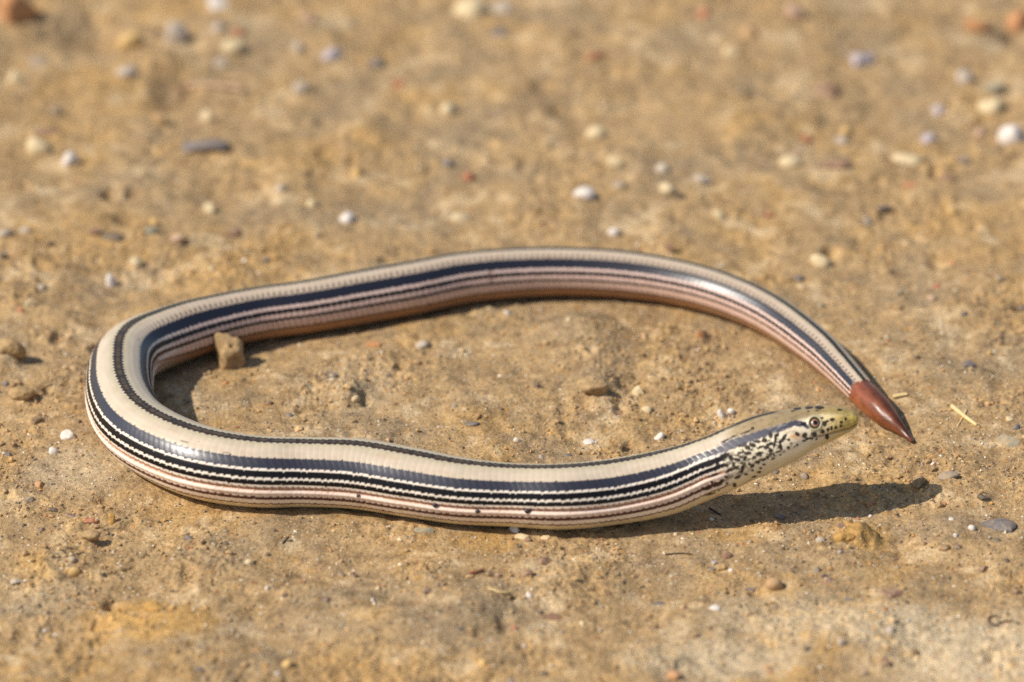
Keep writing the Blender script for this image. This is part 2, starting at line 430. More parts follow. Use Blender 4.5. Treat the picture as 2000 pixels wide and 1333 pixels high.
# ---- head features located through the photograph on the camera side, mirrored by working in |angle|
PX, _ = project(POS.reshape(-1, 3)); PX = PX.reshape(NS, NT, 2)
jm = np.array([np.argmin(np.abs(TH - abs(t))) for t in TH])
HX, HY = PX[:, jm, 0], PX[:, jm, 1]                       # photo pixel of the same spot on the camera side
hm = SS < .045
def z2(x, y): return 1380 + x / 6.25, 770 + y / 6.25
def seg_dist(pts):
    best = np.full(HX.shape, 1e9)
    for (x0, y0), (x1, y1) in zip(pts[:-1], pts[1:]):
        vx, vy = x1 - x0, y1 - y0
        t = np.clip(((HX - x0) * vx + (HY - y0) * vy) / (vx * vx + vy * vy), 0, 1)
        best = np.minimum(best, np.hypot(HX - x0 - t * vx, HY - y0 - t * vy))
    return best
frontal = hm & (AA > 4) & (AA < 150)
mouth = seg_dist([z2(*p) for p in ((1850, 372), (1800, 392), (1740, 425), (1650, 447), (1550, 475), (1450, 503), (1350, 522), (1250, 546), (1185, 575))])
mouth = np.where(frontal, mouth, 1e9)
rad = rad - 0.00024 * np.exp(-(mouth / 1.3) ** 2)
EYE = z2(1322, 355)
de = np.where(frontal & (AA < 110), np.hypot(HX - EYE[0], HY - EYE[1]), 1e9)
rad = rad - 0.00035 * smooth(10.5, 7.5, de) + 0.00022 * np.exp(-((de - 12.5) / 2.6) ** 2)
brow = np.where(frontal, np.hypot((HX - EYE[0]) / 26, (HY - (EYE[1] - 15)) / 5), 1e9)
rad = rad + 0.00018 * np.exp(-brow ** 2)
nost = np.where(frontal, np.hypot(HX - z2(1700, 305)[0], HY - z2(1700, 305)[1]), 1e9)
rad = rad - 0.0002 * np.exp(-(nost / 1.8) ** 2)
# plates of the snout and lips
plates = np.full(HX.shape, 1e9)
for pl in (((1812, 240), (1800, 300), (1825, 385)), ((1690, 250), (1660, 330), (1690, 435)), ((1600, 330), (1560, 455)), ((1690, 250), (1560, 240), (1440, 250)), ((1500, 400), (1480, 490)), ((1600, 330), (1480, 380)),
           ((1690, 345), (1790, 320)), ((1620, 170), (1600, 240)), ((1240, 230), (1100, 215)), ((1400, 440), (1385, 510)), ((1290, 440), (1270, 540)), ((1380, 150), (1400, 240)), ((1740, 260), (1640, 300))):
    plates = np.minimum(plates, seg_dist([z2(*p) for p in pl]))
plates = np.where(frontal, plates, 1e9)
rad = rad - 0.00006 * np.exp(-(plates / .9) ** 2)
POS = build_positions(rad)

# ---- colour of the skin
def bands(spec):
    """spec: list of (upper limit trunk, upper limit tail, colour trunk, colour tail)"""
    tooth = (fs - .5)
    wob = tooth * 1.9 + .8 * perlin(SS * 700, np.floor(arow) * 3.3, 12)
    lo = np.zeros_like(AA)
    colr = np.zeros(AA.shape + (3,))
    for (a0, a1, c0, c1) in spec:
        nk = 3.0 if a0 == 40.5 else -2.0 if a0 == 58.5 else 0.0
        hi = a0 * (1 - tailz) + a1 * tailz + wob + nk * neck_in
        w = smooth(-.35, .35, AA - lo) * (AA > lo - .4)
        cc = lin(c0) * (1 - tailz[..., None]) + lin(c1) * tailz[..., None]
        colr = np.where((w > 0)[..., None], colr * (1 - w[..., None]) + cc * w[..., None], colr)
        lo = hi
    return colr
neck_in = smooth(S_HEAD + .024, S_HEAD + .004, SS)
BLK = (16, 11, 10)
SKIN = bands([
 (8.5, 10, (50, 40, 28), (48, 46, 28)), (40.5, 42, (197, 180, 156), (190, 171, 147)), (58.5, 65.5, (42, 41, 50), (26, 25, 34)), (61.8, 72.5, (240, 226, 206), (220, 194, 178)), (73, 82, BLK, BLK),
 (76.6, 91, (240, 226, 206), (220, 190, 172)), (85, 98, BLK, (22, 16, 14)), (89.5, 115, (236, 216, 194), (216, 184, 162)), (95.2, 119.5, (186, 136, 102), (50, 32, 24)), (107, 120, (236, 212, 192), (160, 116, 80)),
 (114, 121, (84, 46, 32), (160, 116, 80)), (124, 124, (242, 222, 198), (160, 116, 80)), (128, 128, (96, 56, 40), (160, 116, 80)), (181, 181, (222, 202, 160), (166, 124, 88))])
def over(w, c):
    global SKIN
    w = np.clip(w, 0, 1)[..., None]
    SKIN = SKIN * (1 - w) + lin(c) * w
nz = perlin(SS * 900, AA / 5, 40); nz2 = perlin(SS * 260, AA / 16, 41); nzw = fbm(SS * 1100, AA / 7, 42, 2)
# back stripe: two dark rows with a brown middle; olive tinge either side is grazing reflection painted in
over((1 - tailz) * smooth(3.4, 2.0, AA) * smooth(-.1, .35, nz + .25) * .55, (104, 84, 58))
over((1 - tailz) * smooth(26, 10, AA) * (AA > 9) * .45, (170, 163, 122))
# fine grid of scale borders on the pale rows
pale = (AA > 9) & (AA < 40)
over(sc_amt * pale * groove * .11, (158, 130, 104))
over(sc_amt * ((AA > 41) & (AA < 58)) * np.exp(-(edge_s / .08) ** 2) * .09 * (1 - tailz), (120, 118, 124))
# stray dark flecks beside the back stripe
over(pale * smooth(.62, .75, perlin(SS * 420, AA / 4, 44)) * smooth(.3, .5, perlin(SS * 60, AA / 20 + 3, 45)) * .7, (70, 52, 48))
# rows of small dark dots on the lip of the fold and in the third pale line
dots = np.exp(-((fs - .5) / .17) ** 2)
over(trunk * dots * np.exp(-((AA - 103.5) / 1.3) ** 2) * .6, (150, 84, 56))
over(trunk * dots * np.exp(-((AA - 88.5) / 1.6) ** 2) * .95, (48, 26, 20))
over(trunk * np.exp(-((AA - 92.3) / 2.8) ** 2) * (smooth(-.2, .6, nzw)) * .55, (120, 66, 42))
over(trunk * np.exp(-((AA - 92.3) / 2.8) ** 2) * smooth(.2, .6, nz) * .4, (222, 180, 148))
# tail: hatching where the pale back meets the dark line, brown dashes on the side lines
hatch = smooth(.32, .5, fs) * smooth(.98, .8, fs)
over(tailz * smooth(27, 33, AA + 3 * nz2) * (AA < 41) * hatch * .8, (66, 46, 48))
over(tailz * np.exp(-((AA - 69) / 3) ** 2) * (1 - hatch) * .35, (170, 105, 88))
over(tailz * np.exp(-((AA - 86.5) / 4) ** 2) * (1 - hatch) * .4, (165, 98, 76))
over(tailz * np.exp(-((AA - 106) / 7) ** 2) * (1 - hatch) * .45, (160, 92, 66))
# a brown ring-like scuff across the side lines half way along the tail
i_scar = arc_at_knot(36) + .0052
over(np.exp(-((SS - i_scar) / .00055) ** 2) * ((AA > 65) & (AA < 96)) * .6, (92, 56, 44))
# ---- head and neck
hcol_top, hcol_side, hcol_throat = (152, 132, 98), (238, 224, 192), (216, 202, 164)
hw = smooth(1408, 1440, HX + 10 * nz2) * hm
headbase = np.zeros_like(SKIN)
t_side = smooth(44, 62, AA + 14 * smooth(.020, .004, SS))[..., None]; t_thr = smooth(112, 128, AA)[..., None]
headbase = lin(hcol_top) * (1 - t_side) + lin(hcol_side) * t_side
headbase = headbase * (1 - t_thr) + lin(hcol_throat) * t_thr
tan_neck = smooth(.016, .03, SS)[..., None] * (1 - t_side)
headbase = headbase * (1 - tan_neck) + lin((172, 152, 118)) * tan_neck
SKIN = SKIN * (1 - hw[..., None]) + headbase * hw[..., None]
over(hm * smooth(1560, 1662, HX) * .9 * (1 - .4 * smooth(100, 130, AA)) * (.45 + .55 * smooth(20, 60, AA)), (198, 166, 66))
over(hm * smooth(1655, 1676, HX) * .5, (206, 174, 78))
over(hm * hw * (AA < 50) * smooth(.15, .6, fbm(SS * 700, AA / 9, 48, 2)) * .35, (104, 84, 58))
over(hm * hw * (AA < 46) * smooth(.03, .02, SS) * np.maximum(np.exp(-((np.abs((SS / .0021) % 1 - .5)) / .05) ** 2), np.exp(-((np.abs((AA / 15.0) % 1 - .5)) / .06) ** 2)) * .22, (92, 76, 48))
# glossy grey band from neck to eye
bd = seg_dist([z2(*p) for p in ((-200, 815), (0, 742), (200, 660), (400, 582), (600, 512), (800, 450), (950, 400), (1080, 355), (1190, 372), (1240, 400))])
bw = np.interp(HX, [1350, 1400, 1440, 1540, 1580], [11.0, 10, 8.5, 6, 4])
over(hm * smooth(1392, 1425, HX) * smooth(bw + 1.2, bw - .8, bd + 1.3 * nz + 2 * (fs - .5)), (68, 66, 74))
over(hm * (HX > 1500) * smooth(bw, bw - 1, bd) * smooth(.1, .5, nz) * .6, (150, 146, 140))  # pale flecks: highlights of the glossy band painted into its colour
# mottled neck and cheek: dark brown spots and worm-like bars, read off the photograph
SPOTS = [(1535, 312, 30, 20, 0), (1475, 332, 17, 14, 0), (1442, 362, 24, 34, 0), (1410, 294, 20, 9, 0), (1700, 305, 15, 18, 0), (1645, 345, 17, 14, 0), (1640, 388, 14, 18, 0), (1580, 410, 17, 19, 0), (1525, 415, 13, 28, 0),
 (1482, 435, 17, 19, 0), (1420, 460, 24, 26, 0), (1314, 490, 32, 32, 0), (1472, 525, 23, 27, 0), (1200, 502, 28, 32, 30), (1226, 545, 18, 16, 0), (1275, 548, 26, 8, 0), (1342, 551, 12, 10, 0), (1192, 575, 26, 6, 0), (1110, 490, 30, 20, 30),
 (945, 532, 18, 52, 30), (1005, 560, 17, 15, 0), (903, 582, 20, 15, 0), (706, 562, 32, 24, 0), (614, 580, 40, 17, 0), (782, 502, 24, 40, 0), (842, 530, 15, 46, 0), (866, 498, 20, 20, 0), (768, 610, 44, 18, -18), (655, 650, 46, 12, -22),
 (560, 622, 52, 24, 22), (436, 622, 60, 20, -18), (500, 650, 30, 28, 0), (832, 600, 12, 62, 10), (906, 640, 16, 42, -12), (1000, 655, 16, 18, 0), (868, 706, 32, 14, -20), (782, 690, 30, 26, 0), (728, 662, 30, 12, 0), (640, 722, 50, 15, -8),
 (502, 722, 42, 20, 0), (420, 716, 46, 15, -12), (372, 802, 42, 22, 12), (300, 782, 28, 36, -30), (210, 760, 74, 30, -26), (140, 882, 32, 34, 40), (50, 852, 90, 26, -20), (242, 872, 26, 16, 0), (440, 900, 18, 36, 0), (430, 942, 20, 18, 0),
 (620, 832, 32, 20, 0), (702, 802, 26, 14, -30), (742, 772, 18, 20, 0), (812, 790, 24, 10, -30), (900, 742, 11, 8, 0), (950, 702, 11, 7, 0), (832, 752, 18, 7, 0), (560, 932, 15, 11, 0), (522, 852, 17, 14, 0), (640, 952, 26, 12, 0),
 (580, 772, 26, 14, 0), (702, 862, 22, 10, 0), (482, 982, 26, 10, 0), (382, 1012, 42, 16, -25), (240, 1012, 24, 14, 0), (182, 1062, 18, 20, 0), (250, 1087, 18, 10, 0), (342, 1110, 22, 24, 0), (130, 1112, 64, 16, -16), (65, 1076, 16, 16, 0),
 (10, 1152, 60, 18, -16), (150, 1176, 12, 8, 0), (50, 1222, 66, 8, -16), (1105, 622, 13, 10, 0), (1036, 602, 9, 8, 0), (1075, 645, 9, 7, 0), (1380, 168, 56, 15, 0), (1255, 168, 46, 11, -5), (1110, 182, 46, 11, -8), (1625, 192, 28, 9, 8),
 (1245, 212, 16, 5, 0), (1350, 204, 18, 5, 0), (1050, 207, 22, 6, 0), (562, 420, 20, 13, -20), (480, 462, 72, 8, -20), (230, 566, 62, 9, -25), (330, 520, 40, 7, -22), (350, 905, 60, 14, -30), (270, 935, 50, 12, -30), (90, 990, 70, 12, -20),
 (580, 1010, 30, 8, -20), (470, 790, 16, 30, 20), (330, 860, 16, 30, 0), (560, 880, 30, 12, -30), (660, 905, 20, 10, 0)]
neckfill = hm * smooth(1500, 1420, HX) * smooth(66, 74, AA) * smooth(120, 112, AA) * hw
over(neckfill * smooth(.12, .3, perlin(SS * 620, AA / 6.5, 46) + .3 * nz) * .9, (46, 28, 20))
cheek = hm * smooth(1405, 1440, HX) * smooth(1578, 1520, HX) * smooth(62, 70, AA) * smooth(112, 98, AA + .35 * (HX - 1480) * (HX > 1480) * .2)
over(cheek * smooth(.13, .26, perlin(SS * 900, AA / 5.2 + SS * 500, 47) + .2 * nz) * .9, (40, 25, 19))
cheek_s = hm * (1 - t_thr[..., 0]) * smooth(1400, 1440, HX) * (AA > 55)
over(cheek_s * np.exp(-((np.abs((SS / .0010 + AA / 9) % 1 - .5)) / .09) ** 2) * .22, (120, 92, 66))
over(cheek_s * np.exp(-((np.abs((SS / .0010 - AA / 9) % 1 - .5)) / .09) ** 2) * .22, (120, 92, 66))
over(hm * np.exp(-(np.hypot((HX - z2(1080, 520)[0]) / 10, (HY - z2(1080, 520)[1]) / 7)) ** 2) * .8, (206, 150, 92))
over(hm * np.exp(-(np.hypot((HX - z2(1170, 510)[0]) / 6, (HY - z2(1170, 510)[1]) / 6)) ** 2) * .6, (170, 100, 62))
over(np.exp(-(mouth / 1.5) ** 2) * .9, (118, 76, 44))
over(np.exp(-(plates / .9) ** 2) * .45, (120, 94, 50))
for (zx, zy, rx, ry, ang) in SPOTS:
    cx, cy = z2(zx, zy); a = math.radians(ang)
    dx, dy = HX - cx, HY - cy
    u, v = dx * math.cos(a) + dy * math.sin(a), -dx * math.sin(a) + dy * math.cos(a)
    q = np.hypot(u / (rx / 6.25 + .6), v / (ry / 6.25 + .6)) + .16 * nz
    over(hm * (AA < 150) * smooth(1.12, .88, q) * .95, (34, 22, 18))
over(hm * smooth(8.6, 6.4, AA + .8 * (fs - .5)) * smooth(1530, 1505, HX) * hw, (48, 42, 30))
# rings round the eye
over(smooth(13.4, 12.6, de), (190, 178, 134)); over(smooth(11.4, 10.4, de), (20, 14, 12)); over(np.exp(-((de - 15) / .9) ** 2) * .35, (90, 74, 44))
over(hm * (np.hypot((HX - z2(1190, 365)[0]) / 8, (HY - z2(1190, 365)[1]) / 4) < 1) * .9, (24, 20, 20))
# ---- tail end, grown back brown, its upper side darkened with painted shade
tipc = lin((116, 63, 36)) * (1 - smooth(60, 130, AA)[..., None]) + lin((140, 80, 46)) * smooth(60, 130, AA)[..., None]
tipc = tipc * (1 + .35 * perlin(SS * 380, AA / 22, 71) + .22 * nz - .10 * np.exp(-(edge_s / .12) ** 2))[..., None]
tipc = tipc * (1 - .45 * smooth(30, 5, AA)[..., None]) * (1.3 - .65 * smooth(S_TIP, TOTAL - .001, SS))[..., None]
SKIN = np.where(tipz[..., None], tipc, SKIN)
over((SS > TOTAL - .0011) * .9, (38, 26, 22))
over(smooth(.25, .8, fbm(SS * 240, AA / 14 + 8, 73, 3)) * (.14 + .16 * smooth(100, 140, AA)) * ~tipz * (SKIN[..., 0] > .2), (168, 128, 84))
SKIN = SKIN * (1 + .07 * nz2 + .05 * (per - .5))[..., None]
SKIN = np.clip(SKIN, .003, .9)
g_lo = 40.5 * (1 - tailz) + 42 * tailz; g_hi = 58.5 * (1 - tailz) + 65.5 * tailz
GLOSS = .36 + .5 * smooth(-1, 1, AA - g_lo) * smooth(1, -1, AA - g_hi) * (1 - hw) + .7 * hw * smooth(bw + 3, bw, bd) + .12 * smooth(40, 20, AA)
GLOSS = np.where(tipz, .6, np.clip(GLOSS, 0, 1))

def skin_mat():
    m, nt, b = new_mat("lizard_skin")
    N, L = nt.nodes, nt.links
    at = N.new("ShaderNodeAttribute"); at.attribute_name = "Col"
    L.new(at.outputs["Color"], b.inputs["Base Color"])
    b.inputs["Roughness"].default_value = .35; gl = N.new("ShaderNodeMath"); gl.operation = 'MULTIPLY'; gl.inputs[1].default_value = .85; L.new(at.outputs["Alpha"], gl.inputs[0]); L.new(gl.outputs[0], b.inputs["Specular IOR Level"])
    b.inputs["Coat Weight"].default_value = .0; b.inputs["Coat Roughness"].default_value = .28; b.inputs["Coat IOR"].default_value = 1.5
    tc = N.new("ShaderNodeTexCoord"); n = N.new("ShaderNodeTexNoise"); n.inputs["Scale"].default_value = 2600; n.inputs["Detail"].default_value = 2
    L.new(tc.outputs["Object"], n.inputs["Vector"])
    bp = N.new("ShaderNodeBump"); bp.inputs["Strength"].default_value = .12; bp.inputs["Distance"].default_value = .0001
    L.new(n.outputs["Fac"], bp.inputs["Height"]); L.new(bp.outputs[0], b.inputs["Normal"])
    return m
M_SKIN = skin_mat()
V = np.vstack([POS.reshape(-1, 3), [C_[0] - Tn[0] * Rr[0] * .25], [C_[-1] + Tn[-1] * Rr[-1]]])
cols = np.vstack([SKIN.reshape(-1, 3), SKIN[0].mean(0)[None], SKIN[-1].mean(0)[None]])
gi = np.arange(NS * NT).reshape(NS, NT); gn = np.roll(gi, -1, 1)
q = np.stack([gi[:-1], gi[1:], gn[1:], gn[:-1]], -1).reshape(-1, 4)
n0 = NS * NT
cap0 = np.stack([np.full(NT, n0), gi[0], gn[0], gn[0]], -1); cap1 = np.stack([np.full(NT, n0 + 1), gn[-1], gi[-1], gi[-1]], -1)

lizard = bpy.data.objects.new("glass_lizard", None)
col.objects.link(lizard)
mid = C_[np.searchsorted(S_, .09)]
lizard.location = (float(mid[0]), float(mid[1]), 0.0)
tag(lizard, "legless cream and black striped lizard looped on bare dirt, head raised, brown stub tail", "lizard")
OFF = np.array(lizard.location)
bmv = V - OFF
faces = [tuple(f) for f in np.concatenate([cap0[:, :3], cap1[:, :3]]).tolist()]
# one mesh: body quads plus the triangle caps
me = bpy.data.meshes.new("body")
nq, ntq = len(q), len(faces)
me.vertices.add(len(bmv)); me.vertices.foreach_set("co", bmv.astype(np.float32).ravel())
loops = np.concatenate([q.ravel(), np.array(faces).ravel()]).astype(np.int32)
me.loops.add(len(loops)); me.loops.foreach_set("vertex_index", loops)
me.polygons.add(nq + ntq)
me.polygons.foreach_set("loop_start", np.concatenate([np.arange(0, nq * 4, 4), nq * 4 + np.arange(0, ntq * 3, 3)]).astype(np.int32))
me.update(calc_edges=True)
me.polygons.foreach_set("use_smooth", np.ones(nq + ntq, bool))
ca = me.color_attributes.new("Col", 'FLOAT_COLOR', 'POINT')
c4 = np.ones((len(bmv), 4), np.float32); c4[:, :3] = cols; c4[:NS * NT, 3] = GLOSS.ravel()
ca.data.foreach_set("color", c4.ravel())
me.materials.append(M_SKIN)
body = bpy.data.objects.new("body", me); col.objects.link(body); body.parent = lizard

def flat_mat(name, rgb, rough=.5, spec=.5, coat=0.0, noise=0.0, scale=900, bump=0.0, dusty=0.0):
    m, nt, b = new_mat(name)
    N, L = nt.nodes, nt.links
    tc = N.new("ShaderNodeTexCoord"); n = N.new("ShaderNodeTexNoise"); n.inputs["Scale"].default_value = scale; n.inputs["Detail"].default_value = 4
    L.new(tc.outputs["Object"], n.inputs["Vector"])
    mr = N.new("ShaderNodeMapRange"); mr.inputs[1].default_value = .28; mr.inputs[2].default_value = .72; mr.inputs[3].default_value = 1 - noise; mr.inputs[4].default_value = 1 + noise
    L.new(n.outputs["Fac"], mr.inputs[0])
    vm = N.new("ShaderNodeVectorMath"); vm.operation = 'SCALE'; vm.inputs[0].default_value = tuple(rgb); L.new(mr.outputs[0], vm.inputs["Scale"])
    out = vm.outputs[0]
    if dusty:                                                  # clay dust clinging in patches
        n2 = N.new("ShaderNodeTexNoise"); n2.inputs["Scale"].default_value = 950; n2.inputs["Detail"].default_value = 5; n2.inputs["Roughness"].default_value = .7
        oi = N.new("ShaderNodeObjectInfo"); ad = N.new("ShaderNodeVectorMath"); ad.operation = 'ADD'
        L.new(tc.outputs["Object"], ad.inputs[0]); L.new(oi.outputs["Random"], ad.inputs[1]); L.new(ad.outputs[0], n2.inputs["Vector"])
        m2 = N.new("ShaderNodeMapRange"); m2.inputs[1].default_value = .42; m2.inputs[2].default_value = .66; m2.inputs[3].default_value = .24 * dusty; m2.inputs[4].default_value = min(.95, .95 * dusty)
        L.new(n2.outputs["Fac"], m2.inputs[0])
        mx = N.new("ShaderNodeMix"); mx.data_type = 'RGBA'; L.new(m2.outputs[0], mx.inputs[0]); L.new(out, mx.inputs[6]); mx.inputs[7].default_value = (.43, .30, .16, 1)
        out = mx.outputs[2]
    L.new(out, b.inputs["Base Color"])
    b.inputs["Roughness"].default_value = rough; b.inputs["Specular IOR Level"].default_value = spec; b.inputs["Coat Weight"].default_value = coat; b.inputs["Coat Roughness"].default_value = .05
    if bump:
        bp = N.new("ShaderNodeBump"); bp.inputs["Strength"].default_value = bump; bp.inputs["Distance"].default_value = .0003
        L.new(n.outputs["Fac"], bp.inputs["Height"]); L.new(bp.outputs[0], b.inputs["Normal"])
    return m

# eyes: dark ball, pinkish iris ring, black pupil
M_EYE = flat_mat("eye_dark", lin((26, 18, 15)), .25, .5, .6)
M_IRIS = flat_mat("eye_iris", lin((160, 120, 90)), .3, .5, .8, .18, 4000)
M_PUPIL = flat_mat("eye_pupil", (.004, .003, .003), .12, .5, .8)
def cap(center, nrm, R, a0, a1, extra, name, mat, parent):
    """ring of a sphere between two angles from its forward direction"""
    nrm = np.array(nrm) / np.linalg.norm(nrm)
    t1 = np.cross(nrm, [0, 0, 1.0]); t1 /= np.linalg.norm(t1); t2 = np.cross(nrm, t1)
    vs, fc = [], []
    na, nb = 10, 32
    for i in range(na + 1):
        a = a0 + (a1 - a0) * i / na
        for j in range(nb):
            b = 2 * math.pi * j / nb
            vs.append(center + (R + extra) * (math.cos(a) * nrm + math.sin(a) * (math.cos(b) * t1 + math.sin(b) * t2)))
    for i in range(na):
        for j in range(nb):
            fc.append((i * nb + j, (i + 1) * nb + j, (i + 1) * nb + (j + 1) % nb, i * nb + (j + 1) % nb))
    if a0 < 1e-6:
        pass
    return add_mesh(name, np.array(vs) - OFF, fc, mat, parent)
e_idx = np.unravel_index(np.argmin(np.where(hm & camside[None, :], np.hypot(PX[..., 0] - EYE[0], PX[..., 1] - EYE[1]), 1e9)), (NS, NT))
for side in (1, -1):
    j = e_idx[1] if side > 0 else int(np.argmin(np.abs(TH + TH[e_idx[1]])))
    P = POS[e_idx[0], j]
    n = np.cross(POS[e_idx[0] + 4, j] - POS[e_idx[0] - 4, j], POS[e_idx[0], (j + 2) % NT] - POS[e_idx[0], j - 2])
    n /= np.linalg.norm(n)
    if n @ (P - C_[e_idx[0]]) < 0: n = -n
    ms = mm_per_px(P)
    R = 12.0 * ms
    cen = P + n * 0.00036 - n * (R * .74)
    eye = cap(cen, n, R, 0.0, 1.35, 0, "eye", M_EYE, lizard)
    cap(cen, n, R, math.asin(4.3 / 12), math.asin(8.2 / 12), 0.000012, "iris", M_IRIS, eye)
    cap(cen, n, R, 0.0, math.asin(4.6 / 12), 0.000018, "pupil", M_PUPIL, eye)
#@@REST
# ------------------------------------------------------------------ stones, clods, straw and roots
ICO = {}
def ico(sub):
    if sub not in ICO:
        bm = bmesh.new(); bmesh.ops.create_icosphere(bm, subdivisions=sub, radius=1.0)
        ICO[sub] = (np.array([v.co[:] for v in bm.verts]), np.array([[v.index for v in f.verts] for f in bm.faces]))
        bm.free()
    return ICO[sub]

def lumps(v, seed, amp, n=7, fmax=4.0):
    r = np.random.default_rng(seed); out = np.zeros(len(v))
    for i in range(n):
        d = r.normal(size=3); d /= np.linalg.norm(d)
        f = r.uniform(1.2, fmax)
        out += np.sin(v @ d * f + r.uniform(0, 6.28)) / f
    return amp * out

def stone_shape(sub, seed, angular=.5):
    v, f = ico(sub); v = v.copy()
    r = np.random.default_rng(seed)
    v = v * (1 + lumps(v, seed, .22))[:, None]
    for i in range(int(3 + 9 * angular)):                     # chipped faces
        d = r.normal(size=3); d /= np.linalg.norm(d)
        lim = r.uniform(.5, .82) if angular > .3 else r.uniform(.78, .95)
        e = np.clip(v @ d - lim, 0, None)
        v = v - (e * (.92 if angular > .3 else .7))[:, None] * d
    v = v * (1 + lumps(v, seed + 5, .07, 8, 13))[:, None]
    mn, mx = v.min(0), v.max(0)
    return (v - (mn + mx) / 2) / ((mx - mn) / 2), f

STONE = {  # colour name: (sRGB, mottling, roughness)
 'white': ((226, 216, 204), .10, .55), 'cream': ((218, 196, 152), .14, .65), 'yellow': ((214, 174, 104), .14, .7), 'pale grey': ((186, 178, 168), .16, .65), 'grey': ((140, 130, 120), .2, .7),
 'slate blue': ((92, 92, 100), .28, .6), 'dark grey': ((56, 52, 54), .3, .6), 'maroon': ((112, 62, 58), .34, .65), 'red': ((178, 78, 52), .22, .7), 'orange': ((196, 116, 56), .22, .75), 'tan': ((186, 142, 96), .2, .85),
 'pinkish': ((196, 158, 138), .16, .7), 'lavender grey': ((178, 168, 176), .18, .6), 'greenish grey': ((136, 140, 122), .24, .65), 'brown': ((112, 80, 54), .3, .8), 'purple': ((82, 58, 72), .25, .6)}
M_STONE = {k: flat_mat("stone_" + k.replace(" ", "_"), lin(c) * .92, rg, .35, 0, mot, 700, .6, {'white': .35, 'cream': .5, 'slate blue': .55, 'dark grey': .6, 'yellow': .6, 'lavender grey': .6, 'red': .8}.get(k, 1.0)) for k, (c, mot, rg) in STONE.items()}

def zone(px, py):
    P = px_plane(px, py, 0)
    d, r, zz = spine_dist(P[0], P[1])
    if px > 1690 and 690 < py < 900: return "beside the brown tail end"
    if px > 1300 and 880 < py < 1075: return "by the raised head's shadow"
    if 300 < px < 1660 and 590 < py < 880: return "inside the lizard's loop"
    if px < 175 and 560 < py < 1000: return "outside the lizard's bend"
    if py < 300: return "far beyond the lizard"
    if py < 690: return "just beyond the lizard's tail"
    if py < 1100 and d[0] < .022: return "close to the lizard's belly"
    if px < 650: return "before the lizard's bend"
    if px < 1330: return "before the lizard's middle"
    return "before the lizard's neck"

used_labels = {}
def stone(px, py, w, h, colour, label=None, ang=None, angular=None, name="pebble", mat=None, sink=.46):
    seed = int(px * 7 + py * 13)
    r = np.random.default_rng(seed)
    P, z = px_ground(px, py)
    m = mm_per_px(P)
    W, Hh = w * m * .94, h * m * .94
    dy = min(.85 * W, Hh / SP * .85) * r.uniform(.85, 1.1)
    hz = math.sqrt(max((Hh ** 2 - (dy * SP) ** 2), (.3 * Hh) ** 2)) / CP
    hz = hz / (1 - sink * .55)
    P, z = px_ground(px, py, hz * (.5 - sink))
    angular = r.uniform(.3, 1.0) if angular is None else angular
    if colour in ('white', 'cream', 'yellow', 'pale grey', 'tan') and angular > .75: angular = .35
    v, f = stone_shape(3 if w > 26 else 2, seed, angular)
    v = v * np.array([W / 2, dy / 2, hz / 2]) * 1.04
    a = math.radians(r.uniform(-12, 12) if ang is None else ang)
    if ang is not None:                                        # slope seen in the picture, laid down on the ground
        a = math.atan2(math.tan(a), SP) if abs(ang) < 80 else a
    o = add_mesh(name, v, f, mat or M_STONE[colour], smooth_shade=angular < .5)
    o.location = (P[0], P[1], z + hz * (.5 - sink)); o.rotation_euler = (r.uniform(-.12, .12), r.uniform(-.12, .12), a)
    sz = "tiny" if w < 14 else "small" if w < 27 else "larger"
    sh = "flat" if h < w * .42 else "chipped" if angular > .5 else "rounded"
    STONES.append((o, px, py, w, colour, label, f"{sz} {sh} {colour} pebble", zone(px, py)))
    return o
STONES = []
def label_stones():
    """plain label first; where it is not alone, name the nearest stone of another colour"""
    first = {}
    for st in STONES: first.setdefault(st[5] or f"{st[6]} {st[7]}", []).append(st)
    for lab, group in first.items():
        for st in group:
            o, px, py, w, c, own, kind_, zn = st
            if len(group) > 1:
                near = sorted((math.hypot(q[1] - px, (q[2] - py) * 1.8), i) for i, q in enumerate(STONES) if q[0] is not o and q[4] != c)[0]
                q = STONES[near[1]]
                rel = "touching" if near[0] < (w + q[3]) * .75 else "next to" if near[0] < 90 else "well apart from"
                lab2 = f"{kind_} {rel} a {q[6].split()[0]} {q[4]} one, {zn}"
                o["label"] = " ".join(lab2.split()[:16]) if len(lab2.split()) > 16 else lab2
            else:
                o["label"] = lab
            o["category"] = "pebble"; o["group"] = f"{c} pebbles on the dirt"

